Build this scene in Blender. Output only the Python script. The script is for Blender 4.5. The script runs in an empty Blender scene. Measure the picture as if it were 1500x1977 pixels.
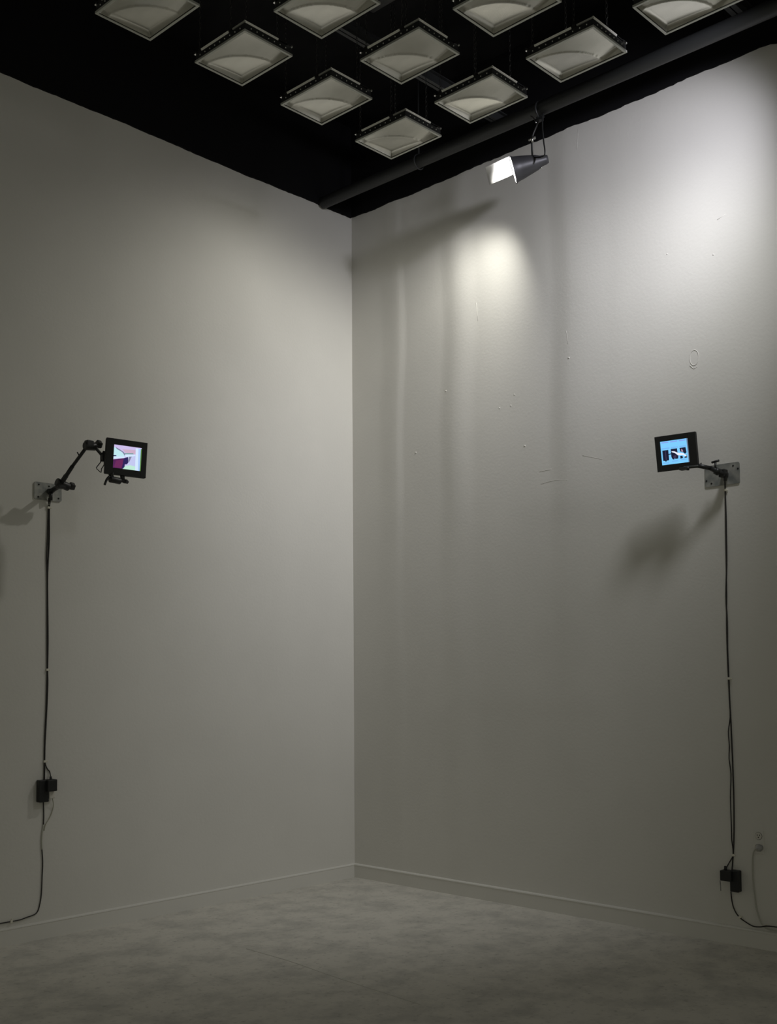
import bpy, bmesh, math, random
from mathutils import Vector, Matrix
random.seed(7)
sc = bpy.context.scene
COL = sc.collection
PI = math.pi

# ------------------------------------------------------------------ camera
F, YAW, PIT, ROL = 2095.94, 3.900625, 0.0494757, -0.0066455
CX, CY, CZ, SHIFT = 5.29759, 5.35992, 1.4, 205.322
fwd = Vector((math.cos(YAW)*math.cos(PIT), math.sin(YAW)*math.cos(PIT), math.sin(PIT)))
rt = Vector((math.sin(YAW), -math.cos(YAW), 0))
up = rt.cross(fwd)
rt, up = rt*math.cos(ROL)+up*math.sin(ROL), up*math.cos(ROL)-rt*math.sin(ROL)
cam = bpy.data.cameras.new('camera')
cam.sensor_fit = 'VERTICAL'
cam.sensor_height = 24.0
cam.lens = 24.0*F/1977
cam.shift_y = SHIFT/1977
cam.clip_start = 0.05
co = bpy.data.objects.new('camera', cam)
M = Matrix((rt, up, -fwd)).transposed().to_4x4()
M.translation = (CX, CY, CZ)
co.matrix_world = M
COL.objects.link(co)
sc.camera = co

# ------------------------------------------------------------------ world and lights
w = bpy.data.worlds.new('world')
sc.world = w
w.use_nodes = True
w.node_tree.nodes['Background'].inputs[0].default_value = (1.0, 0.98, 0.82, 1)
w.node_tree.nodes['Background'].inputs[1].default_value = 0.18
LAMP_P = Vector((.33, 1.667, 4.297))            # mouth of the hanging spotlight
LAMP_A = Vector((.55, -.80, -.24)).normalized()


def spot(name, loc, direction, power, angle, blend, radius, col):
    l = bpy.data.lights.new(name, 'SPOT')
    l.energy = power
    l.spot_size = math.radians(angle)
    l.spot_blend = blend
    l.shadow_soft_size = radius
    l.color = col
    o = bpy.data.objects.new(name, l)
    o.location = loc
    o.rotation_euler = Vector(direction).to_track_quat('-Z', 'Y').to_euler()
    COL.objects.link(o)
    return o


spot('spotlight_beam', LAMP_P+LAMP_A*.008, (.115, -.70, -.70), 51, 114, .75, .045, (1.0, .975, .90))
B_POS = Vector((.85, 3.591, 4.40))
spot('second_spotlight_beam', B_POS, (-.385, -.89, -.27), 82, 80, 1.0, .08, (1.0, .99, 1.10))
spot('second_spotlight_spill', B_POS, (-.24, -.713, -.66), 136, 78, 1.0, .20, (1.0, 1.0, 1.02))

sc.view_settings.view_transform = 'Standard'
sc.view_settings.look = 'None'
sc.view_settings.exposure = 0.0
sc.view_settings.gamma = 1.0
sc.view_settings.use_curve_mapping = False


# ------------------------------------------------------------------ materials
def mat(name, col, rough=.6, metal=0., spec=.5):
    m = bpy.data.materials.new(name)
    m.use_nodes = True
    b = m.node_tree.nodes['Principled BSDF']
    b.inputs['Base Color'].default_value = (*col, 1)
    b.inputs['Roughness'].default_value = rough
    b.inputs['Metallic'].default_value = metal
    b.inputs['Specular IOR Level'].default_value = spec
    return m


def nd(m, t, **k):
    n = m.node_tree.nodes.new(t)
    for a, v in k.items():
        setattr(n, a, v)
    return n


def noise_col(m, c1, c2, scale, lo=.4, hi=.6, detail=4, stretch=(1, 1, 1), bump=0., bscale=None):
    nt = m.node_tree
    b = nt.nodes['Principled BSDF']
    tc = nd(m, 'ShaderNodeTexCoord')
    mp = nd(m, 'ShaderNodeMapping')
    mp.inputs['Scale'].default_value = stretch
    n = nd(m, 'ShaderNodeTexNoise')
    n.inputs['Scale'].default_value = scale
    n.inputs['Detail'].default_value = detail
    r = nd(m, 'ShaderNodeValToRGB')
    r.color_ramp.elements[0].position = lo
    r.color_ramp.elements[1].position = hi
    r.color_ramp.elements[0].color = (*c1, 1)
    r.color_ramp.elements[1].color = (*c2, 1)
    nt.links.new(tc.outputs['Object'], mp.inputs[0])
    nt.links.new(mp.outputs[0], n.inputs['Vector'])
    nt.links.new(n.outputs['Fac'], r.inputs[0])
    nt.links.new(r.outputs[0], b.inputs['Base Color'])
    if bump:
        n2 = nd(m, 'ShaderNodeTexNoise')
        n2.inputs['Scale'].default_value = bscale or scale
        n2.inputs['Detail'].default_value = 3
        nt.links.new(tc.outputs['Object'], n2.inputs['Vector'])
        bp = nd(m, 'ShaderNodeBump')
        bp.inputs['Strength'].default_value = 1.0
        bp.inputs['Distance'].default_value = bump
        nt.links.new(n2.outputs['Fac'], bp.inputs['Height'])
        nt.links.new(bp.outputs[0], b.inputs['Normal'])
    return m


def emis(name, col, s):
    m = mat(name, (.01, .01, .01), .3)
    b = m.node_tree.nodes['Principled BSDF']
    b.inputs['Emission Color'].default_value = (*col, 1)
    b.inputs['Emission Strength'].default_value = s
    return m


WALL = (.70, .69, .645)
m_wall = noise_col(mat('painted_wall', WALL, .75, spec=.25), tuple(c*.975 for c in WALL), WALL, 2.2, bump=.0006, bscale=60)
m_trimw = mat('painted_trim', (.69, .68, .635), .5, spec=.35)
m_black = noise_col(mat('black_paint', (.008, .008, .009), .8, spec=.15), (.006, .006, .007), (.011, .011, .012), 3)
m_fabric = mat('black_wall_paint', (.009, .009, .010), .85, spec=.1)
m_pipe = mat('black_gloss_paint', (.028, .030, .031), .55)
m_frame = mat('galvanised_rim', (.50, .51, .46), .5, .25)
m_house = mat('dark_housing', (.022, .023, .024), .5)
m_rail = mat('pale_rail', (.92, .92, .84), .5)
m_chain = mat('steel_chain', (.09, .09, .085), .4, .8)
m_blk = mat('black_plastic', (.010, .011, .011), .55)
m_blk2 = mat('black_arm_metal', (.014, .015, .015), .45)
m_grey = noise_col(mat('galvanised_plate', (.3, .3, .3), .5, .3), (.22, .235, .225), (.40, .40, .37), 22, .35, .65)
m_cable = mat('black_cable', (.016, .014, .013), .6)
m_tie = mat('white_cable_tie', (.72, .70, .60), .6)
m_pale = mat('pale_cable', (.46, .46, .40), .6)
m_lampb = mat('lamp_body', (.065, .065, .07), .45, .3)
m_hood = mat('white_hood', (.80, .80, .80), .7)
m_lens = emis('lit_lamp_lens', (1, .97, .95), 85)
m_bright = mat('bright_steel', (.75, .75, .72), .25, 1)
m_outlet = mat('white_outlet', (.66, .64, .58), .45)
m_hole = mat('dark_slot', (.01, .01, .01), .8)

# wall paint relief near the drips: ring and scratches are built as geometry further down
# lens panel of the fluorescent fixtures
m_refl = mat('brushed_reflector', (.50, .50, .45), .27, .8)
noise_col(m_refl, (.48, .48, .43), (.60, .59, .53), 7, .3, .7, 5, stretch=(1.4, .7, 1))

m_floor = mat('painted_concrete', (.6, .58, .52), .7, spec=.3)
nt = m_floor.node_tree
b = nt.nodes['Principled BSDF']
tc = nd(m_floor, 'ShaderNodeTexCoord')
n1 = nd(m_floor, 'ShaderNodeTexNoise'); n1.inputs['Scale'].default_value = 4.5; n1.inputs['Detail'].default_value = 9; n1.inputs['Roughness'].default_value = .68
n2 = nd(m_floor, 'ShaderNodeTexNoise'); n2.inputs['Scale'].default_value = 34; n2.inputs['Detail'].default_value = 4
r1 = nd(m_floor, 'ShaderNodeValToRGB')
r1.color_ramp.elements[0].position = .36; r1.color_ramp.elements[0].color = (.47, .46, .42, 1)
r1.color_ramp.elements[1].position = .56; r1.color_ramp.elements[1].color = (.63, .61, .55, 1)
r2 = nd(m_floor, 'ShaderNodeValToRGB')
r2.color_ramp.elements[0].position = .28; r2.color_ramp.elements[0].color = (.55, .55, .55, 1)
r2.color_ramp.elements[1].position = .42; r2.color_ramp.elements[1].color = (1, 1, 1, 1)
mx = nd(m_floor, 'ShaderNodeMix', data_type='RGBA', blend_type='MULTIPLY')
mx.inputs[0].default_value = .55
bm_ = nd(m_floor, 'ShaderNodeBump'); bm_.inputs['Distance'].default_value = .0015
nt.links.new(tc.outputs['Object'], n1.inputs['Vector']); nt.links.new(tc.outputs['Object'], n2.inputs['Vector'])
nt.links.new(n1.outputs['Fac'], r1.inputs[0]); nt.links.new(n2.outputs['Fac'], r2.inputs[0])
nt.links.new(r1.outputs[0], mx.inputs[6]); nt.links.new(r2.outputs[0], mx.inputs[7])
nt.links.new(mx.outputs[2], b.inputs['Base Color'])
nt.links.new(n2.outputs['Fac'], bm_.inputs['Height']); nt.links.new(bm_.outputs[0], b.inputs['Normal'])


# ------------------------------------------------------------------ mesh helpers
def at(px, py, left=None, right=None, z=None):
    """point of the room seen at a photo pixel: at a distance from the left wall, the right wall, or at a height"""
    d = fwd + rt*((px-750)/F) + up*((988.5+SHIFT-py)/F)
    ax, v = (1, left) if left is not None else ((0, right) if right is not None else (2, z))
    c = Vector((CX, CY, CZ))
    return c + d*((v-c[ax])/d[ax])


class MB:
    def __init__(s):
        s.v = []; s.f = []; s.mi = []; s.sm = []

    def add(s, vs, fs, mi=0, smooth=False):
        o = len(s.v)
        s.v += [Vector(q) for q in vs]
        for f in fs:
            s.f.append([o+i for i in f]); s.mi.append(mi); s.sm.append(smooth)

    def box(s, c, size, R=None, mi=0):
        c = Vector(c)
        vs = []
        for x in (-.5, .5):
            for y in (-.5, .5):
                for z in (-.5, .5):
                    p = Vector((x*size[0], y*size[1], z*size[2]))
                    vs.append(c + (R @ p if R else p))
        s.add(vs, [(0, 1, 3, 2), (4, 6, 7, 5), (0, 4, 5, 1), (2, 3, 7, 6), (0, 2, 6, 4), (1, 5, 7, 3)], mi)

    def cyl(s, a, b_, r0, r1=None, n=16, cap=True, mi=0, ph=0):
        a = Vector(a); b_ = Vector(b_)
        r1 = r0 if r1 is None else r1
        d = (b_-a).normalized()
        u = d.orthogonal().normalized(); v_ = d.cross(u)
        vs = []
        for c, r in ((a, r0), (b_, r1)):
            for i in range(n):
                t = 2*PI*i/n+ph
                vs.append(c+(u*math.cos(t)+v_*math.sin(t))*r)
        s.add(vs, [(i, (i+1) % n, n+(i+1) % n, n+i) for i in range(n)], mi, True)
        if cap:
            o = len(s.v)-2*n
            s.f.append([o+i for i in range(n)][::-1]); s.mi.append(mi); s.sm.append(False)
            s.f.append([o+n+i for i in range(n)]); s.mi.append(mi); s.sm.append(False)

    def lathe(s, o, axis, prof, n=24, mi=0):
        """prof: list of (distance along the axis, radius)"""
        o = Vector(o); d = Vector(axis).normalized(); u = d.orthogonal().normalized(); v_ = d.cross(u)
        vs = []
        for t, r in prof:
            for i in range(n):
                a = 2*PI*i/n
                vs.append(o+d*t+(u*math.cos(a)+v_*math.sin(a))*max(r, 1e-5))
        fs = []
        for k in range(len(prof)-1):
            for i in range(n):
                fs.append((k*n+i, k*n+(i+1) % n, (k+1)*n+(i+1) % n, (k+1)*n+i))
        s.add(vs, fs, mi, True)

    def tube(s, pts, r, n=8, mi=0, sub=4, closed=False):
        P = [Vector(p) for p in pts]
        if sub > 1 and len(P) > 2:
            Q = []
            m = len(P)
            for i in range(m-1 if not closed else m):
                p0 = P[(i-1) % m] if closed or i > 0 else P[i]
                p1 = P[i]; p2 = P[(i+1) % m]
                p3 = P[(i+2) % m] if closed or i+2 < m else p2
                for k in range(sub):
                    t = k/sub
                    Q.append(.5*((2*p1)+(-p0+p2)*t+(2*p0-5*p1+4*p2-p3)*t*t+(-p0+3*p1-3*p2+p3)*t**3))
            if not closed:
                Q.append(P[-1])
            P = Q
        m = len(P)
        vs = []
        prev = None
        for i, p in enumerate(P):
            d = (P[(i+1) % m]-P[i-1]) if closed else (P[min(i+1, m-1)]-P[max(i-1, 0)])
            d.normalize()
            u = (prev - d*prev.dot(d)) if prev is not None else d.orthogonal()
            u.normalize(); prev = u
            v_ = d.cross(u)
            for k in range(n):
                a = 2*PI*k/n
                vs.append(p+(u*math.cos(a)+v_*math.sin(a))*r)
        fs = []
        for i in range(m if closed else m-1):
            j = (i+1) % m
            for k in range(n):
                fs.append((i*n+k, i*n+(k+1) % n, j*n+(k+1) % n, j*n+k))
        if not closed:
            fs.append(tuple(range(n))[::-1]); fs.append(tuple((m-1)*n+k for k in range(n)))
        s.add(vs, fs, mi, True)

    def build(s, name, mats, parent=None, bevel=0, world=True, segs=2):
        me = bpy.data.meshes.new(name)
        off = parent_world(parent) if (parent and world) else Matrix()
        inv = off.inverted()
        me.from_pydata([inv @ q for q in s.v], [], s.f)
        for m_ in (mats if isinstance(mats, (list, tuple)) else [mats]):
            me.materials.append(m_)
        for p, mi, sm in zip(me.polygons, s.mi, s.sm):
            p.material_index = mi; p.use_smooth = sm
        bm = bmesh.new(); bm.from_mesh(me)
        bmesh.ops.recalc_face_normals(bm, faces=bm.faces)
        bm.to_mesh(me); bm.free()
        o = bpy.data.objects.new(name, me)
        COL.objects.link(o)
        if parent:
            o.parent = parent
        if bevel:
            bv = o.modifiers.new('bevel', 'BEVEL')
            bv.width = bevel; bv.segments = segs; bv.limit_method = 'ANGLE'; bv.angle_limit = math.radians(50)
        return o


def parent_world(p):
    m = p.matrix_basis.copy()
    return (parent_world(p.parent) @ m) if p.parent else m


def tag(o, label=None, cat=None, group=None, kind=None):
    for k, v in (('label', label), ('category', cat), ('group', group), ('kind', kind)):
        if v:
            o[k] = v
    return o


def thing(name, loc, label, cat, group=None, R=None):
    o = bpy.data.objects.new(name, None)
    o.empty_display_size = .1
    m = R.to_4x4() if R else Matrix()
    m.translation = Vector(loc)
    o.matrix_basis = m
    COL.objects.link(o)
    return tag(o, label, cat, group)


def copy_tree(o, parent=None):
    c = o.copy()
    COL.objects.link(c)
    if parent:
        c.parent = parent
    for ch in [x for x in COL.objects if x.parent == o]:
        copy_tree(ch, c)
    return c


# ------------------------------------------------------------------ the room
HW, HC, LX, LY = 4.603, 5.25, 7.2, 7.2


def sstep(a, b_, x):
    t = max(0., min(1., (x-a)/(b_-a)))
    return t*t*(3-2*t)


fl = MB()
fl.box((LX/2-.1, LY/2-.1, -.05), (LX+.2, LY+.2, .1))
tag(fl.build('floor', m_floor), kind='structure')
cr = MB()
pts = [(1.745, .98), (1.755, 1.32), (1.79, 1.62), (1.815, 1.9), (1.84, 2.25)]
cr.tube([(x, y, .0004) for x, y in pts], .0016, n=6)
tag(cr.build('trim_3', mat('filled_crack', (.56, .54, .485), .8)), 'fine filled crack running across the painted concrete floor', kind='structure')

ce = MB()
ce.box((LX/2-.1, LY/2-.1, HC+.05), (LX+.2, LY+.2, .1))
tag(ce.build('ceiling', m_black), kind='structure')

wl = MB()
wl.box((LX/2, -.05, HC/2), (LX, .1, HC))
tag(wl.build('wall_left', m_wall), kind='structure')


# right wall: an old plastered wall, slightly wavy over its board joints
def relief(y, z):
    f = (.35+.65*sstep(1.9, 2.9, z))*(1-.35*sstep(4.35, 4.6, z))
    wob = .018*math.sin(z*2.1)+.008*math.sin(z*5.3+1)
    h = .0085*sstep(.24+wob, .425+wob, y)*(1-sstep(.425+wob, .50+wob, y)*.75)
    h += .0090*sstep(.80+wob, .945+wob, y)*(1-sstep(.955+wob, 1.12+wob, y)*.9)
    h += .0095*sstep(1.66+wob, 1.82+wob, y)*(1-sstep(1.83+wob, 2.10+wob, y)*.9)
    h = h*f
    # low patch whose lower edge crosses the wall at about 2.3 m, and a faint board joint lower down
    h += .0035*sstep(2.20, 2.40, z+.03*math.sin(y*3))*sstep(1.3, 1.6, y)*(1-sstep(2.0, 2.3, y))
    h += .0012*sstep(1.15, 1.20, z)*sstep(.9, 1.1, y)*(1-sstep(1.9, 2.1, y))*(1-sstep(1.20, 1.5, z))
    h += .0012*math.sin(y*4.1+z*1.3)*math.sin(z*3.1-y)
    return h


wr = MB()
ys = [i*.0125 for i in range(0, 257)] + [3.2+.1*i for i in range(1, 41)]
zs = [i*.05 for i in range(0, 106)]
zs = sorted(set(round(z, 4) for z in zs))
ny, nz = len(ys), len(zs)
vs = [(relief(y, z), y, z) for y in ys for z in zs]
fs = [(i*nz+j, (i+1)*nz+j, (i+1)*nz+j+1, i*nz+j+1) for i in range(ny-1) for j in range(nz-1)]
wr.add(vs, fs, 0, True)
# back and rim so that the wall is solid
wr.box((-.08, LY/2, HC/2), (.12, LY, HC))
tag(wr.build('wall_right', m_wall), kind='structure')

# little nubs, drips and a ring left in the right wall's paint
mk = MB()


def onwall(px, py):
    q = at(px, py, right=0.0)
    return Vector((relief(q.y, q.z), q.y, q.z))


c = onwall(1341, 691)
ring = []
for k in range(14):
    a = 2*PI*k/14
    ring.append((c.x+.0005, c.y+.026*math.cos(a), c.z+.041*math.sin(a)))
mk.tube(ring, .0015, n=6, closed=True)
mk.tube([onwall(1333, 706)+Vector((.001, 0, 0)), onwall(1340, 712), onwall(1347, 708)], .0017, n=6)
for px, py, r in ((1101, 692, .006), (803, 874, .007), (862, 755, .005), (965, 788, .005), (987, 783, .0045), (1014, 861, .006), (994, 762, .004), (1378, 492, .0045), (1289, 491, .003)):
    c = onwall(px, py)
    mk.lathe(c-Vector((.0015, 0, 0)), (1, 0, 0), [(0, r), (.0025, r*.9), (.0045, r*.5), (.005, 0)], n=10)
for seg in (((1045, 935), (1070, 928), (1098, 927)), ((1043, 911), (1066, 906)), ((920, 585), (923, 620)), ((1127, 880), (1165, 887)), ((1096, 640), (1099, 665)), ((1118, 250), (1116, 290)), ((1385, 425), (1401, 414))):
    P_ = [onwall(*q) for q in seg]
    mk.tube(P_, .0011, n=6)
tag(mk.build('trim_4', m_wall), 'small drips, nubs and a ring left in the white paint of the right wall', kind='structure')

# black painted band above the white walls with a slightly uneven lower edge
for nm, side in (('trim_1', 0), ('trim_2', 1)):
    t = MB()
    n = 260
    low = []
    for i in range(n+1):
        u = .012+(LX-.05)*i/n
        wv = .003*math.sin(u*4.3+side*2)+.0015*math.sin(u*17+1)+random.uniform(-.0018, .0018)
        if side:
            wv *= 1.5
            wv += -.018*sstep(3.05, 3.15, u)*(1-sstep(3.3, 3.4, u))
        low.append((u, HW+wv))
    vs = []
    for u, z in low:
        for off in (-.001, .014):
            for zz in (z, HC-.001):
                vs.append((u, off, zz) if side == 0 else (off, u, zz))
    fs = []
    for i in range(n):
        a, b2 = i*4, (i+1)*4
        fs += [(a+2, b2+2, b2+3, a+3), (a, a+1, b2+1, b2), (a, b2, b2+2, a+2), (a+1, a+3, b2+3, b2+1)]
    fs += [(0, 2, 3, 1), (n*4, n*4+1, n*4+3, n*4+2)]
    t.add(vs, fs)
    tag(t.build(nm, m_fabric), 'black painted band above the white %s wall' % ('left', 'right')[side], kind='structure')


# baseboards with a rounded top
def base(name, side):
    t = MB()
    prof = [(.0, 0), (.014, 0), (.014, .078), (.016, .083), (.014, .0885), (.009, .0915), (.0, .092)]
    if side:
        prof = [(a+.004, b2) if a > 0 else (a-.002, b2) for a, b2 in prof]
    n = 40
    vs = []
    for i in range(n+1):
        u = .001+(LX-.02)*i/n
        for d, z in prof:
            vs.append((u, d, z) if side == 0 else (d, u, z))
    k = len(prof)
    fs = []
    for i in range(n):
        for j in range(k):
            j2 = (j+1) % k
            fs.append((i*k+j, i*k+j2, (i+1)*k+j2, (i+1)*k+j))
    fs += [tuple(range(k)), tuple(n*k+j for j in range(k))]
    t.add(vs, fs)
    tag(t.build(name, m_trimw), kind='structure')


base('baseboard_left', 0)
base('baseboard_right', 1)

# ------------------------------------------------------------------ ceiling steel: pipe, joists, duct
pp = thing('ceiling_pipe', (.29, .02, 4.60), 'long black pipe running along the top of the right wall', 'pipe')
t = MB(); t.cyl((.29, .015, 4.624), (.29, 6.6, 4.585), .040, n=28); t.build('pipe', m_pipe, pp)
for y in (.9, 3.3, 5.4):
    t = MB()
    t.tube([(.29+.046*math.cos(a), y, 4.62-.006*y+.046*math.sin(a)) for a in [2*PI*k/16 for k in range(16)]], .004, n=6, closed=True, sub=1)
    t.cyl((.29, y, 4.66), (.29, y, HC), .005, n=8)
    t.build('hanger', m_pipe, pp)


def joist(y, x0, x1, z, wd, ht, name, label, cat, m_=m_pipe):
    t = MB()
    t.box(((x0+x1)/2, y, z+ht-.003), (x1-x0, wd, .006))
    t.box(((x0+x1)/2, y, z+.003), (x1-x0, wd, .006))
    t.box(((x0+x1)/2, y, z+ht/2), (x1-x0, .006, ht))
    tag(t.build(name, m_), label, cat)


joist(1.385, .02, 6.5, 4.76, .045, .07, 'ceiling_strut', 'narrow black steel strut crossing the ceiling just above the hanging spotlight', 'steel beam')
joist(2.95, .02, 6.5, 4.76, .06, .08, 'ceiling_strut', 'narrow black steel strut crossing the ceiling at the top right, behind the pipe', 'steel beam')
t = MB(); t.box((3.9, 1.605, 4.97), (5.2, .24, .20)); dct = t.build('air_duct', mat('duct_paint', (.035, .035, .036), .6), bevel=.01)
tag(dct, 'wide black rectangular duct high above the light fixtures', 'duct')
for x, y in ((1.9, 1.605), (4.7, 1.605)):
    t = MB(); t.box((x, y, 5.155), (.03, .03, .19)); t.build('hanger', m_pipe, dct)

# ------------------------------------------------------------------ square light fixtures hung on chains
FW, FD, FZ = .2929, .3815, 4.35
SX, SY, X0, Y0 = .54603, .58489, .83625, 1.17388


def make_fixture():
    root = thing('light_fixture', (X0, Y0, FZ), 'tmp', 'light fixture')
    q = Vector((X0, Y0, FZ))
    # rim: an L shaped angle round the bottom
    t = MB()
    rw = .011
    for (cx, cy, sx, sy) in ((FW/2, rw/2, FW, rw), (FW/2, FD-rw/2, FW, rw), (rw/2, FD/2, rw, FD-2*rw), (FW-rw/2, FD/2, rw, FD-2*rw)):
        t.box(q+Vector((cx, cy, .0015)), (sx, sy, .003))
    for (cx, cy, sx, sy) in ((FW/2, .001, FW, .002), (FW/2, FD-.001, FW, .002), (.001, FD/2, .002, FD-.004), (FW-.001, FD/2, .002, FD-.004)):
        t.box(q+Vector((cx, cy, .0065)), (sx, sy, .007))
    t.build('rim', m_frame, root)
    # dark channel walls
    t = MB()
    th = .004
    ins = .004
    for (cx, cy, sx, sy) in ((FW/2, ins+th/2, FW-2*ins, th), (FW/2, FD-ins-th/2, FW-2*ins, th), (ins+th/2, FD/2, th, FD-2*ins-2*th), (FW-ins-th/2, FD/2, th, FD-2*ins-2*th)):
        t.box(q+Vector((cx, cy, .026)), (sx, sy, .032))
    t.box(q+Vector((FW/2, FD/2, .0525)), (FW-.012, FD-.012, .003))
    for e in (0, 1):
        for k in range(9):
            yy = (.10+.1*k)*FD
            t.cyl(q+Vector((FW-.0045 if e else .0045, yy, .027)), q+Vector((FW-.0025 if e else .0025, yy, .027)), .0030, n=8, mi=1)
        for k in range(7):
            xx = (.14+.12*k)*FW
            t.cyl(q+Vector((xx, FD-.0045 if e else .0045, .027)), q+Vector((xx, FD-.0025 if e else .0025, .027)), .0028, n=8, mi=1)
    t.build('housing', [m_house, m_rail], root)
    # reflector sheet: swept bowl, one curved crease
    t = MB()
    nx, ny_ = 46, 58
    m0 = .0125
    vs = []
    for i in range(nx+1):
        for j in range(ny_+1):
            x = m0+(FW-2*m0)*i/nx
            y = m0+(FD-2*m0)*j/ny_
            r = math.sqrt(x*x+(y*.93)**2)
            rc = .236
            edge = min(1., min(x-m0, FW-m0-x, y-m0, FD-m0-y)/.02)
            if r < rc:
                k = r/rc
                z = .012+.013*(1-k*k)
            else:
                k = (r-rc)/.22
                z = .016+.030*math.sin(min(1., k)*PI*.5)
            z = .006+(z-.006)*(edge*(2-edge))
            vs.append(q+Vector((x, y, z)))
    fs = [(i*(ny_+1)+j, (i+1)*(ny_+1)+j, (i+1)*(ny_+1)+j+1, i*(ny_+1)+j+1) for i in range(nx) for j in range(ny_)]
    t.add(vs, fs, 0, True)
    t.build('reflector', m_refl, root)
    # top rails on all four sides, broken by the chain brackets, end tabs
    zt = .0465
    for sx_ in (0, 1):
        xx = FW-.003 if sx_ else .003
        t = MB()
        t.box(q+Vector((xx, (.13+.68)*FD/2, zt)), (.004, (.68-.13)*FD, .011), Matrix.Rotation(-.6 if sx_ else .6, 3, 'Y').inverted())
        t.build('top_rail', m_rail, root)
        t = MB()
        t.box(q+Vector((xx, (.76+1.)*FD/2, zt)), (.006, .24*FD, .007))
        t.build('corner_rail', m_frame, root)
        t = MB()
        t.box(q+Vector((xx, .006, zt-.002)), (.012, .014, .010))
        t.build('end_tab', m_bright, root)
    for sy_ in (0, 1):
        yy = FD-.003 if sy_ else .003
        t = MB()
        t.box(q+Vector(((.30+1)*FW/2, yy, zt+.001)), (.70*FW, .004, .009), Matrix.Rotation(-.6 if sy_ else .6, 3, 'X'))
        t.build('top_rail', m_rail, root)
        t = MB()
        t.box(q+Vector((.026, yy, zt-.002)), (.020, .010, .010))
        t.build('end_tab', m_bright, root)
    # chains: two hooks on each long side
    for sx_ in (0, 1):
        for yy in (.10, .72):
            base_ = q+Vector((FW-.004 if sx_ else .004, yy*FD, .045))
            t = MB()
            t.box(base_+Vector((0, 0, .004)), (.010, .018, .014))
            L = HC-base_.z-.006
            n = int(L/.026)
            st = L/n
            for k in range(n):
                z0 = base_.z+.006+st*k
                pts_ = []
                for a in range(8):
                    an = 2*PI*a/8
                    u = .006*math.cos(an)
                    pts_.append(Vector((base_.x+(u if k % 2 else 0), base_.y+(0 if k % 2 else u), z0+st/2+(st/2+.002)*math.sin(an))))
                t.tube(pts_, .0013, n=4, closed=True, sub=1)
            t.build('chain', m_chain, root)
    return root


proto = make_fixture()
labels = {
    (0, 0): 'square grey light fixture hanging lowest in the picture, left of the spotlight',
    (0, 1): 'square grey light fixture just above and left of the lit spotlight',
    (0, 2): 'rightmost square light fixture with all four corners in view, beside the long pipe',
    (0, 3): 'rightmost square light fixture, cut by the top of the picture beside the pipe',
    (1, 0): 'square grey light fixture just up and left of the lowest fixture',
    (1, 1): 'square light fixture in the middle of the whole cluster, surrounded by six others',
    (1, 2): 'light fixture cut by the top edge, second from the right of those cut off',
    (2, 0): 'whole square light fixture furthest left, with all four corners in view',
    (2, 1): 'light fixture cut by the top edge, second from the left of those cut off',
    (3, 0): 'leftmost light fixture, cut by the top edge of the picture',
}
for (i, j), lab in labels.items():
    o = proto if (i, j) == (0, 0) else copy_tree(proto)
    o.location = (X0+i*SX, Y0+j*SY, FZ)
    tag(o, lab, 'light fixture', 'square light fixtures hung on chains')

# ------------------------------------------------------------------ hanging spotlight
P0, A = LAMP_P, LAMP_A
S = A.cross(Vector((0, 0, 1))).normalized()     # towards the right wall
V = S.cross(A).normalized()
if V.z < 0:
    V = -V
lamp = thing('spotlight', (.29, 1.80, 4.585), 'lit black spotlight with bright white hood, hanging under the pipe by the right wall', 'spotlight')
t = MB()
t.lathe(P0, -A, [(0, .073), (-.002, .075), (-.002, .078), (.004, .078), (.010, .072), (.05, .064), (.10, .052), (.14, .042), (.165, .030), (.19, .027), (.205, .022), (.207, .0)], n=36)
t.lathe(P0, -A, [(0, .0705), (.05, .060), (.12, .045), (.15, .0)], n=36, mi=1)
t.build('lamp_housing', [m_lampb, m_hood], lamp)
t = MB(); t.lathe(P0-A*.045, A, [(0, 0), (0, .030), (.008, .026), (.012, .0)], n=28); t.build('lens', m_lens, lamp)
t = MB()
n = 16
AH = Vector((.52, -.80, -.34)).normalized()
rr = .079
vs = []
for rad in (rr, rr+.002):
    for i in range(n+1):
        th = math.radians(8+92*i/n)
        d = S*math.cos(th)+V*math.sin(th)
        for aa in (0.0, .150):
            vs.append(P0+d*rad+AH*aa)
o2 = (n+1)*2
fs = []
for i in range(n):
    a = i*2
    fs += [(a, a+2, a+3, a+1), (o2+a, o2+a+1, o2+a+3, o2+a+2), (a, o2+a, o2+a+2, a+2), (a+1, a+3, o2+a+3, o2+a+1)]
fs += [(0, 1, o2+1, o2), (n*2, o2+n*2, o2+n*2+1, n*2+1)]
t.add(vs, fs, 0, True)
t.build('hood', m_hood, lamp)
TL = P0-A*.165+V*.03
cl = Vector((.29, 1.83, 4.585))
k1 = at(1027, 268, right=.30)
k2 = at(1028, 304, right=.29)
t = MB()
t.tube([cl+Vector((0, 0, -.02)), (cl+k1)/2+Vector((0, .004, 0)), k1, k2], .0055, n=8)
t.tube([k2, at(1036, 304, right=.30), at(1046, 303, right=.32), at(1052, 296, right=.33), at(1049, 268, right=.32), at(1047, 240, right=.31), cl+Vector((.01, .03, -.01))], .0042, n=8)
t.tube([k2, TL-V*.012], .006, n=8, sub=1)
t.build('yoke', m_blk2, lamp)
t = MB()
t.cyl(at(1021, 270, right=.30), at(1033, 266, right=.30), .008, n=12)
t.cyl(at(1027, 262, right=.31), at(1028, 275, right=.31), .005, n=10)
t.build('clamp_bolt', m_bright, lamp)
t = MB()
t.tube([cl+Vector((.044*math.cos(a), 0, .02+.046*math.sin(a))) for a in [2*PI*k/12 for k in range(12)]], .006, n=8, closed=True, sub=1)
t.box(cl+Vector((0, 0, -.03)), (.03, .03, .022))
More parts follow.
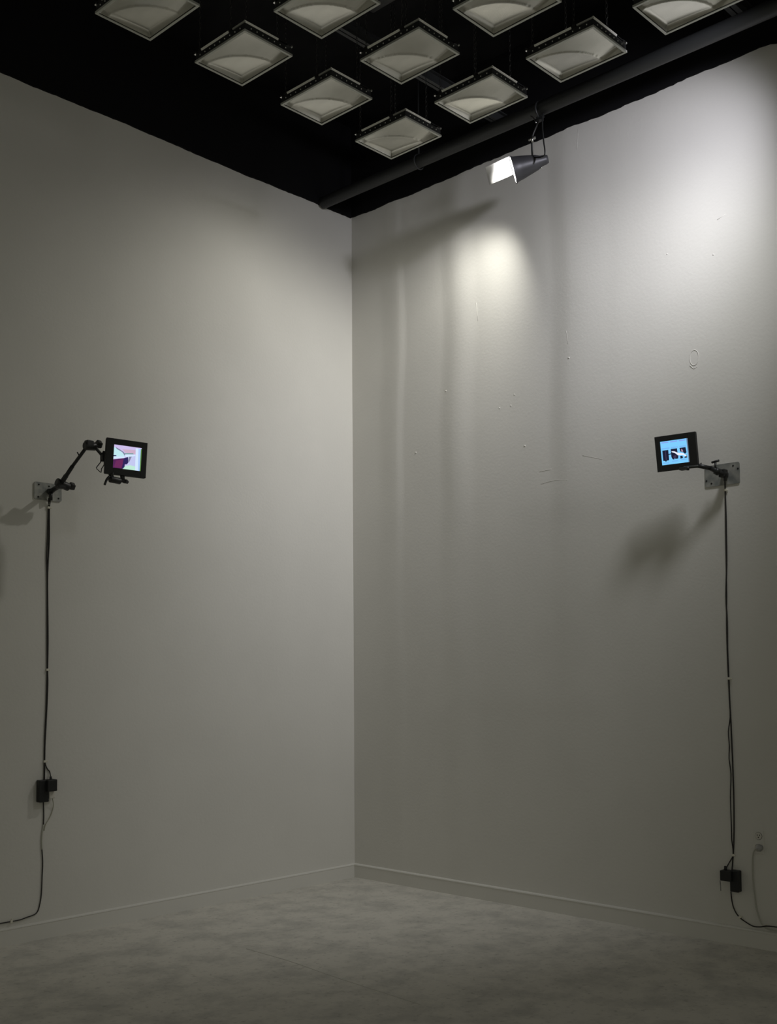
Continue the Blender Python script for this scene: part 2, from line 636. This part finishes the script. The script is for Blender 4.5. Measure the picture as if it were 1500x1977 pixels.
t.build('pipe_clamp', m_blk2, lamp)
t = MB()
t.tube([at(1024, 224, right=.34), at(1030, 228, right=.35), at(1035, 237, right=.35)], .0035, n=6)
t.build('clamp_screw', m_bright, lamp)
t = MB()
t.cyl(P0-A*.155-V*.032, P0-A*.155-V*.045, .005, n=8)
t.build('knob', m_bright, lamp)


# ------------------------------------------------------------------ monitors
def basis(yaw, pit, rol):
    y, p, r = (math.radians(a) for a in (yaw, pit, rol))
    n = Vector((math.cos(y)*math.cos(p), math.sin(y)*math.cos(p), math.sin(p)))
    r0 = Vector((0, 0, 1)).cross(n).normalized()
    u0 = n.cross(r0)
    return Matrix((r0*math.cos(r)+u0*math.sin(r), u0*math.cos(r)-r0*math.sin(r), n)).transposed()


E_ = {}


def em(name, col, s=1.):
    if name not in E_:
        lin = [((c/255+.055)/1.055)**2.4 if c > 10 else c/255/12.92 for c in col]
        E_[name] = emis('screen_'+name, lin, s)
    return E_[name]


def monitor(loc, R, w_, h_, win, depth, label, polys, base_col):
    root = thing('monitor', loc, label, 'monitor', R=R)
    t = MB()
    x0, x1, y0, y1 = win
    # front bezel made of four bars round the opening
    for (a, b2, c, d) in ((-w_/2, x0, -h_/2, h_/2), (x1, w_/2, -h_/2, h_/2), (x0, x1, y1, h_/2), (x0, x1, -h_/2, y0)):
        t.box(((a+b2)/2, (c+d)/2, -.004), (b2-a, d-c, .008))
    t.build('bezel', m_blk, root, bevel=.0015, world=False)
    t = MB(); t.box((0, 0, -.008-depth/2), (w_, h_, depth)); t.build('case', m_blk, root, bevel=.005, world=False)
    t = MB()
    t.add([(x0, y0, -.0045), (x1, y0, -.0045), (x1, y1, -.0045), (x0, y1, -.0045)], [(0, 1, 2, 3)], 0)
    mats = [base_col]
    k = 0
    for m_, pl in polys:
        if m_ not in mats:
            mats.append(m_)
        k += 1
        zz = -.0045+.00012*k
        vs = [(x0+(x1-x0)*u, y1-(y1-y0)*v, zz) for u, v in pl]
        t.add(vs, [tuple(range(len(pl)))[::-1]], mats.index(m_))
    t.build('screen', mats, root, world=False)
    return root


lil, cyan_, mar, dk = em('lilac', (205, 190, 235)), em('pale_cyan', (190, 232, 240)), em('maroon', (82, 28, 84)), em('dark_blue', (38, 30, 88))
pink = em('dusty_pink', (205, 175, 200)); blu = em('sky_blue', (175, 205, 250)); wht = em('white', (212, 232, 255)); grn = em('pale_green', (190, 235, 215)); gry = em('grey', (128, 132, 160)); pur = em('purple', (104, 36, 88)); teal = em('grey_green', (120, 160, 160))
Lp = [
    (cyan_, [(0, .10), (.20, .22), (.38, .36), (.40, .52), (0, .62)]),
    (pink, [(.30, .16), (.80, .12), (.80, .30), (.42, .30)]),
    (gry, [(.06, .10), (.18, .16), (.36, .27), (.44, .40), (.40, .42), (.30, .28), (.10, .18)]),
    (teal, [(.38, .32), (.70, .27), (.72, .31), (.42, .36)]),
    (wht, [(.42, .36), (.78, .32), (.78, .46), (.52, .50), (.40, .44)]),
    (dk, [(0, .46), (.10, .45), (.10, .49), (0, .51)]),
    (wht, [(0, .52), (.40, .46), (.40, .52), (.10, .60), (0, .60)]),
    (mar, [(0, .64), (.14, .60), (.40, .53), (.42, .80), (.34, 1), (0, 1)]),
    (pur, [(.10, .68), (.34, .60), (.34, .80), (.30, .97), (.04, .97)]),
    (dk, [(.38, .53), (.52, .46), (.54, .70), (.50, .78), (.42, .80), (.42, .97), (.32, 1)]),
    (gry, [(.54, .45), (.66, .42), (.62, .52), (.58, .66), (.53, .72)]),
    (em('haze_lilac', (195, 200, 240)), [(.66, .42), (.80, .36), (.80, .82), (.46, .84), (.60, .62)]),
    (grn, [(.44, .86), (.62, .80), (.84, .84), (.84, 1), (.36, 1)]),
    (wht, [(.78, .04), (.88, .04), (.90, 1), (.80, 1)]),
    (blu, [(.88, .04), (.965, .04), (.965, 1), (.90, 1)]),
    (em('edge_green', (95, 140, 70)), [(.965, .04), (1, .04), (1, 1), (.965, 1)]),
]
monL = monitor(at(244, 884, left=.42), basis(70.26, -.36, -2.93), .2179, .1912, (-.0674, .0796, -.0606, .0640), .022,
               'small black monitor on the left wall, showing a pink, white and maroon room picture', Lp, lil)
c1, c2, dkb = em('bright_cyan', (125, 205, 255)), em('soft_cyan', (120, 185, 245)), em('ink', (12, 18, 48))
rose = em('rose', (190, 150, 175)); handw = em('hand_white', (232, 238, 252)); ctop = em('periwinkle', (135, 165, 240)); cm = em('dim_plum', (60, 50, 80))
Rp = [
    (ctop, [(.04, .03), (.30, .03), (.30, .08), (.04, .08)]),
    (ctop, [(.36, .03), (.62, .03), (.62, .08), (.36, .08)]),
    (ctop, [(.68, .03), (.92, .03), (.92, .08), (.68, .08)]),
    (c2, [(.03, .28), (.32, .28), (.32, .34), (.03, .34)]),
    (c2, [(.37, .28), (.62, .28), (.62, .34), (.37, .34)]),
    (c2, [(.68, .28), (.92, .28), (.92, .34), (.68, .34)]),
    (dkb, [(.05, .38), (.27, .38), (.27, .82), (.18, .83), (.15, .88), (.12, .83), (.05, .82)]),
    (dkb, [(.27, .56), (.36, .54), (.36, .58), (.27, .60)]),
    (dkb, [(.36, .36), (.59, .36), (.60, .58), (.62, .64), (.60, .80), (.50, .80), (.48, .76), (.45, .82), (.40, .80), (.36, .70)]),
    (dkb, [(.68, .36), (.90, .36), (.92, .58), (.86, .64), (.80, .56), (.70, .52)]),
    (dkb, [(.68, .70), (.76, .70), (.78, .80), (.68, .82)]),
    (dkb, [(.86, .74), (.92, .68), (.93, .80), (.82, .81)]),
    (cm, [(.15, .42), (.18, .42), (.18, .80), (.15, .80)]),
    (cm, [(.44, .66), (.54, .64), (.54, .74), (.44, .76)]),
    (rose, [(.74, .40), (.79, .46), (.80, .54), (.74, .52)]),
    (handw, [(.38, .46), (.48, .47), (.62, .56), (.80, .60), (.93, .74), (.88, .75), (.78, .68), (.60, .66), (.50, .55), (.40, .50)]),
    (c2, [(.05, .90), (.27, .90), (.27, .95), (.05, .95)]),
    (c2, [(.37, .86), (.60, .86), (.60, .91), (.37, .91)]),
    (c2, [(.70, .84), (.92, .84), (.92, .89), (.70, .89)]),
    (em('right_grey', (110, 130, 160)), [(.955, 0), (1, 0), (1, 1), (.965, 1)]),
]
monR = monitor(at(1305, 873, right=.19), basis(10.5, -10.7, .8), .2163, .1851, (-.0804, .0658, -.0588, .0638), .022,
               'small black monitor on the right wall, showing three dark pictures on bright cyan', Rp, c1)


def plate(root, c3, side, wd, ht, holes):
    """galvanised wall plate, rounded corners, on the left (0) or right (1) wall"""
    t = MB()
    pts_ = []
    r = .010
    for cx_, cz_, a0 in ((wd/2-r, ht/2-r, 0), (-wd/2+r, ht/2-r, 90), (-wd/2+r, -ht/2+r, 180), (wd/2-r, -ht/2+r, 270)):
        for k in range(5):
            a = math.radians(a0+22.5*k)
            pts_.append((cx_+r*math.cos(a), cz_+r*math.sin(a)))
    m = len(pts_)
    vs = []
    for d in (.001 if not side else .0005, .007):
        for u, v in pts_:
            vs.append((c3[0]+u, d, c3[2]+v) if side == 0 else (d, c3[1]+u, c3[2]+v))
    t.add(vs, [tuple(range(m)), tuple(range(m, 2*m))]+[(i, (i+1) % m, m+(i+1) % m, m+i) for i in range(m)])
    pl = t.build('wall_plate', m_grey, root)
    for u, v in holes:
        t = MB()
        if side == 0:
            t.cyl((c3[0]+u, .0068, c3[2]+v), (c3[0]+u, .0085, c3[2]+v), .0048, n=12)
        else:
            t.cyl((.0068, c3[1]+u, c3[2]+v), (.0085, c3[1]+u, c3[2]+v), .0048, n=12)
        t.build('screw', m_hole, pl)


def knob(root, a, b2, r, name='knob', n=10):
    """lobed clamp knob between two points"""
    t = MB()
    a = Vector(a); b2 = Vector(b2)
    d = (b2-a).normalized()
    u = d.orthogonal().normalized(); v = d.cross(u)
    m = 30
    vs = []
    for p, s_ in ((a, .85), (a*.8+b2*.2, 1), (a*.2+b2*.8, 1), (b2, .85)):
        for i in range(m):
            th = 2*PI*i/m
            q = r*s_*(1+.14*math.cos(th*5))
            vs.append(p+(u*math.cos(th)+v*math.sin(th))*q)
    fs = [(k*m+i, k*m+(i+1) % m, (k+1)*m+(i+1) % m, (k+1)*m+i) for k in range(3) for i in range(m)]
    fs += [tuple(range(m)), tuple(3*m+i for i in range(m))]
    t.add(vs, fs, 0, False)
    return t.build(name, m_blk2, root)


# ---- left arm
armL = thing('articulated_mount', (2.327, 0, 2.388), 'jointed black arm on a grey plate, holding the monitor on the left wall', 'monitor mount', 'jointed arms holding the monitors')
plate(armL, (2.327, 0, 2.388), 0, .162, .094, [(.055, .033), (-.005, .030), (-.062, -.030), (.058, -.034)])
g = lambda x, y, d: at(x, y, left=d if d < .05 else d+.12*min(1, (d-.05)/.14))
t = MB()
t.cyl(g(95, 949, .006), g(98, 949, .03), .016, n=20)
t.tube([g(97, 950, .02), g(105, 944, .05), g(116, 938, .09)], .013, n=12)
t.cyl(g(98, 950, .03), g(98, 966, .03), .010, n=12)
t.build('base_joint', m_blk2, armL)
t = MB()
t.cyl(g(109, 930, .10), g(133, 941, .10), .022, n=20)
t.box(g(117, 936, .10), (.045, .04, .040))
t.build('lower_clamp', m_blk2, armL, bevel=.004)
knob(armL, g(134, 938, .10), g(143, 940, .10), .019)
t = MB()
t.cyl(g(119, 932, .11), g(140, 900, .15), .011, .0105, n=16)
t.cyl(g(140, 900, .15), g(168, 862, .19), .009, .009, n=16)
t.cyl(g(122, 927, .115), g(128, 918, .125), .013, n=16)
t.cyl(g(153, 880, .17), g(149, 873, .17), .0035, n=8)
t.build('lower_rod', m_blk2, armL)
t = MB()
t.cyl(g(163, 861, .19), g(184, 862, .19), .022, n=20)
t.box(g(172, 856, .195), (.040, .035, .030))
t.build('elbow_clamp', m_blk2, armL, bevel=.004)
knob(armL, g(186, 857, .19), g(195, 859, .19), .020)
t = MB()
t.cyl(g(184, 864, .195), g(203, 886, .205), .0085, n=16)
t.box(g(199, 884, .208), (.022, .026, .04))
t.build('upper_rod', m_blk2, armL, bevel=.002)
knob(armL, g(202, 872, .21), g(199, 880, .21), .010)
t = MB()
t.tube([g(197, 886, .21), g(193, 894, .21), g(186, 903, .21), g(190, 908, .21), g(195, 912, .21), g(196, 905, .21), g(201, 897, .21), g(201, 886, .21)], .0026, n=6, sub=2)
t.build('cable_clip', m_blk2, armL)
# bracket and ball clamp below the monitor
t = MB()
t.cyl(g(236, 917, .275), g(237, 926, .275), .012, n=14)
t.cyl(g(225, 925, .275), g(247, 931, .275), .010, n=14)
t.cyl(g(212, 925, .275), g(232, 929, .275), .0175, n=20)
t.cyl(g(217, 912, .272), g(218, 925, .272), .006, n=10)
t.tube([g(204, 888, .205), g(207, 905, .208), g(215, 922, .250)], .007, n=10)
t.build('ball_clamp', m_blk2, armL, bevel=.003)
t = MB()
t.tube([g(211, 920, .275), g(206, 926, .275), g(202, 936, .275)], .0065, n=8)
t.build('lever', m_blk2, armL)
knob(armL, g(242, 926, .28), g(242, 933, .28), .011)

# ---- right arm
armR = thing('articulated_mount', (0, 2.75, 2.42), 'short black arm on a grey plate, holding the monitor on the right wall', 'monitor mount', 'jointed arms holding the monitors')
plate(armR, (0, 2.752, 2.420), 1, .193, .112, [(-.088, -.023), (-.060, -.040), (.088, .020), (.062, .038)])
g = lambda x, y, d: at(x, y, right=d if d < .05 else .05+(d-.05)*.70)
t = MB()
t.cyl(g(1400, 916, .006), g(1398, 916, .05), .018, n=20)
t.cyl(g(1399, 914, .05), g(1400, 929, .05), .0085, n=12)
t.box(g(1396, 914, .06), (.04, .035, .04))
t.build('base_joint', m_blk2, armR, bevel=.004)
t = MB()
t.cyl(g(1402, 918, .06), g(1372, 904, .13), .0150, .0125, n=18)
t.cyl(g(1372, 904, .13), g(1347, 899, .21), .0115, .0115, n=18)
t.cyl(g(1388, 912, .09), g(1380, 908, .11), .0185, n=18)
t.cyl(g(1355, 900, .18), g(1353, 894, .18), .004, n=8)
t.build('arm_rod', m_blk2, armR)
t = MB()
t.cyl(g(1381, 906, .11), g(1381, 893, .11), .0055, n=10)
t.cyl(g(1374, 893, .11), g(1388, 889, .11), .0058, n=10)
t.build('t_handle', m_blk2, armR)
t = MB()
t.cyl(g(1350, 900, .205), g(1320, 903, .225), .008, n=12)
t.box(g(1320, 905, .232), (.03, .04, .014))
t.build('mount_bracket', mat('worn_black', (.03, .033, .028), .5), armR, bevel=.002)
t = MB(); t.cyl(g(1328, 901, .225), g(1328, 908, .225), .0075, n=10); t.build('mount_screw', m_blk2, armR)


# ------------------------------------------------------------------ power supplies, cables, ties
def cable(name, pts_, side, r, m_, label, strands=1, d0=.006):
    root = thing(name, at(*pts_[0][:2], **{side: 0.0}), label, 'cable')
    return root


def strand(root, pts_, side, r=.0032, m_=m_cable, d=.0048, name='cord', sub=3):
    t = MB()
    P_ = []
    for q in pts_:
        dd = q[2] if len(q) > 2 else d
        P_.append(at(q[0], q[1], **{side: dd}))
    t.tube(P_, r, n=8, sub=sub)
    return t.build(name, m_, root)


def tie(root, px, py, side, ang=0, wd=.016):
    c3 = at(px, py, **{side: .0075})
    t = MB()
    R = Matrix.Rotation(ang, 3, 'Y' if side == 'left' else 'X')
    if side == 'left':
        t.box(c3, (wd, .009, .012), R)
        t.cyl(c3+R @ Vector((-wd*.75, -.003, -.001)), c3+R @ Vector((-wd*.75, .004, -.001)), .0035, n=8)
    else:
        t.box(c3, (.009, wd, .012), R)
        t.cyl(c3+R @ Vector((-.003, wd*.75, -.001)), c3+R @ Vector((.004, wd*.75, -.001)), .0035, n=8)
    return t.build('cable_tie', m_tie, root, bevel=.0015)


cabL = thing('power_cable', at(94, 966, left=0.), 'black cable tied down the left wall from the monitor arm to the power adapter', 'cable')
strand(cabL, [(97, 962, .03), (96, 972, .012), (95, 985), (95, 1040), (93, 1080), (91.5, 1120), (92, 1180), (92.5, 1240), (91.5, 1293), (92, 1320), (90, 1370), (88, 1410), (86.5, 1440), (86, 1470), (85.5, 1500), (85, 1512)], 'left', .0042)
strand(cabL, [(94, 962, .03), (93.5, 972, .012), (93, 985), (91.5, 1040), (90, 1075), (91, 1120), (91, 1180), (91, 1240), (91, 1293), (90.5, 1320), (89, 1370), (87, 1410), (86, 1440), (86, 1468), (91, 1484), (96, 1490), (98, 1503, .02)], 'left', .0030)
strand(cabL, [(95, 958, .02), (94, 975, .008)], 'left', .0050, m_pale, name='white_sleeve', sub=1)
tie(cabL, 94.5, 980, 'left')
tie(cabL, 92, 1293, 'left')
tie(cabL, 87, 1470, 'left')

cabL2 = thing('power_cable', at(84, 1549, left=0.), 'black cable from the left power adapter curving down and out left near the floor', 'cable')
strand(cabL2, [(83, 1540, .012), (84, 1553), (84.5, 1575), (84, 1592)], 'left', .0030)
strand(cabL2, [(84, 1592), (82, 1605), (80.5, 1622), (81, 1640)], 'left', .0036, m_pale, name='painted_sleeve')
strand(cabL2, [(81, 1640), (82.5, 1665), (81.5, 1690), (80, 1725), (77, 1745), (73, 1759), (66, 1766), (52, 1771), (38, 1776), (20, 1779.5), (0, 1783), (-30, 1789)], 'left', .0030)
tie(cabL2, 22, 1779, 'left', ang=1.4)

pw = thing('power_adapter', at(93, 1528, left=0.), 'black power adapter plugged in on the left wall, its cable running up to the arm', 'power adapter')
g = lambda x, y, d: at(x, y, left=d)


def wbox(t, x0, y0, x1, y1, d0, d1, side):
    """box against a wall spanning a rectangle of the photo"""
    a = at(x0, y0, **{side: d1}); b2 = at(x1, y1, **{side: d1})
    if side == 'left':
        c3 = ((a.x+b2.x)/2, (d0+d1)/2, (a.z+b2.z)/2); s3 = (abs(a.x-b2.x), d1-d0, abs(a.z-b2.z))
    else:
        c3 = ((d0+d1)/2, (a.y+b2.y)/2, (a.z+b2.z)/2); s3 = (d1-d0, abs(a.y-b2.y), abs(a.z-b2.z))
    t.box(c3, s3)


t = MB(); wbox(t, 77, 1507, 95, 1548, .001, .040, 'left'); t.build('outlet_box', m_blk, pw, bevel=.004)
t = MB(); wbox(t, 93, 1506, 111, 1527, .010, .062, 'left'); t.build('adapter_brick', m_blk, pw, bevel=.004)
t = MB(); t.cyl(g(98, 1499, .04), g(98, 1508, .04), .006, .008, n=10); t.build('strain_relief', m_blk, pw)
t = MB(); wbox(t, 95, 1528, 107, 1541, .006, .035, 'left'); t.build('white_plug', m_outlet, pw, bevel=.004)
cabL3 = thing('white_cable', at(100, 1545, left=0.), 'thin pale cable drooping from the plug under the left power adapter', 'cable')
strand(cabL3, [(101, 1540, .02), (103, 1552, .012), (102, 1562), (99, 1572), (94, 1582), (88, 1592), (85, 1604)], 'left', .0025, mat('off_white_cable', (.42, .41, .33), .6))

cabR = thing('power_cable', at(1400, 945, right=0.), 'black cable tied down the right wall from the monitor arm to the power adapter', 'cable')
strand(cabR, [(1399.5, 925, .045), (1400, 935, .02), (1400, 946), (1401.5, 990), (1402.5, 1040), (1403, 1090), (1401.5, 1150), (1404, 1200), (1404.5, 1250), (1407, 1310), (1408.5, 1350), (1411, 1395), (1413, 1440), (1415, 1490), (1416.5, 1540), (1417, 1600), (1416, 1640), (1415, 1655), (1414, 1668), (1413, 1682, .02)], 'right', .0035)
strand(cabR, [(1399, 925, .045), (1399, 935, .02), (1399.5, 946), (1400.5, 990), (1401, 1040), (1402, 1090), (1403, 1150), (1402.5, 1200), (1403.5, 1250), (1406, 1310), (1408, 1350), (1409.5, 1385), (1406, 1412), (1408, 1440), (1407.5, 1465), (1411, 1495), (1410, 1540), (1412, 1600), (1412.5, 1622), (1415, 1640), (1414.5, 1653), (1408, 1665), (1402, 1676), (1400, 1684, .02)], 'right', .0026)
tie(cabR, 1400, 946, 'right')
tie(cabR, 1407.5, 1310, 'right')
tie(cabR, 1415, 1651, 'right', wd=.013)

pr = thing('power_adapter', at(1408, 1702, right=0.), 'black power adapter low on the right wall, left of the wall outlet', 'power adapter')
t = MB(); wbox(t, 1408, 1680, 1426, 1724, .001, .040, 'right'); t.build('outlet_box', m_blk, pr, bevel=.005)
t = MB(); wbox(t, 1389, 1680, 1411, 1703, .012, .060, 'right'); t.build('adapter_brick', m_blk, pr, bevel=.004)
t = MB(); t.cyl(at(1400, 1672, right=.03), at(1401, 1682, right=.03), .006, .009, n=10); t.build('strain_relief', m_blk, pr)
t = MB(); t.tube([at(1390, 1700, right=.04), at(1391, 1710, right=.04), at(1391.5, 1720, right=.038)], .0016, n=6); t.build('loose_wire', m_blk, pr)

cabR2 = thing('power_cable', at(1413, 1730, right=0.), 'black cable from the right power adapter curving along the baseboard towards the right', 'cable')
strand(cabR2, [(1411, 1722, .015), (1412, 1732), (1414, 1745), (1418, 1757), (1424, 1767), (1431, 1774), (1444, 1783), (1455, 1788.5, .012), (1468, 1789.5, .024), (1480, 1788, .024), (1500, 1790, .024), (1530, 1796, .024)], 'right', .0030)
tie(cabR2, 1428, 1771, 'right', ang=.6, wd=.014)
tie(cabR2, 1478, 1789, 'right', ang=1.4, wd=.012)

ou = thing('wall_outlet', at(1464.5, 1625, right=0.), 'white double wall outlet near the right edge, with a pale plug in its lower socket', 'outlet')
t = MB(); wbox(t, 1454.5, 1602, 1475, 1650, .0005, .006, 'right'); pl = t.build('cover_plate', m_wall, ou, bevel=.003)
for py in (1614, 1637):
    c3 = at(1464.5, py, right=.006)
    t = MB(); t.cyl((.005, c3.y, c3.z), (.0085, c3.y, c3.z), .0175, n=24); so = t.build('socket', m_outlet, pl)
    t = MB()
    t.tube([(.0066, c3.y+.0180*math.cos(a), c3.z+.0180*math.sin(a)) for a in [2*PI*k/24 for k in range(24)]], .0010, n=6, closed=True, sub=1)
    t.box((.0087, c3.y-.0065, c3.z+.004), (.002, .0025, .009))
    t.box((.0087, c3.y+.0065, c3.z+.004), (.002, .0025, .008))
    t.cyl((.0082, c3.y, c3.z-.007), (.0097, c3.y, c3.z-.007), .003, n=10)
    t.build('slots', m_hole, so)
cabR3 = thing('white_cable', at(1465, 1638, right=0.), 'pale cable hanging from the outlet plug down to the baseboard', 'cable')
t = MB()
c3 = at(1466, 1637, right=.02)
t.lathe((.0095, c3.y, c3.z), (1, 0, 0), [(0, 0), (0, .0155), (.018, .0145), (.028, .010), (.030, 0)], n=20)
t.build('plug', mat('grey_plug', (.36, .36, .36), .5), cabR3)
strand(cabR3, [(1463, 1638, .028), (1457, 1641, .026), (1453.5, 1652, .012), (1453, 1675), (1454, 1700), (1457, 1725), (1459, 1745), (1463, 1765, .006), (1468, 1779, .020), (1474, 1789, .022), (1484, 1794, .022), (1500, 1797, .022), (1530, 1803, .022)], 'right', .0034, m_pale)
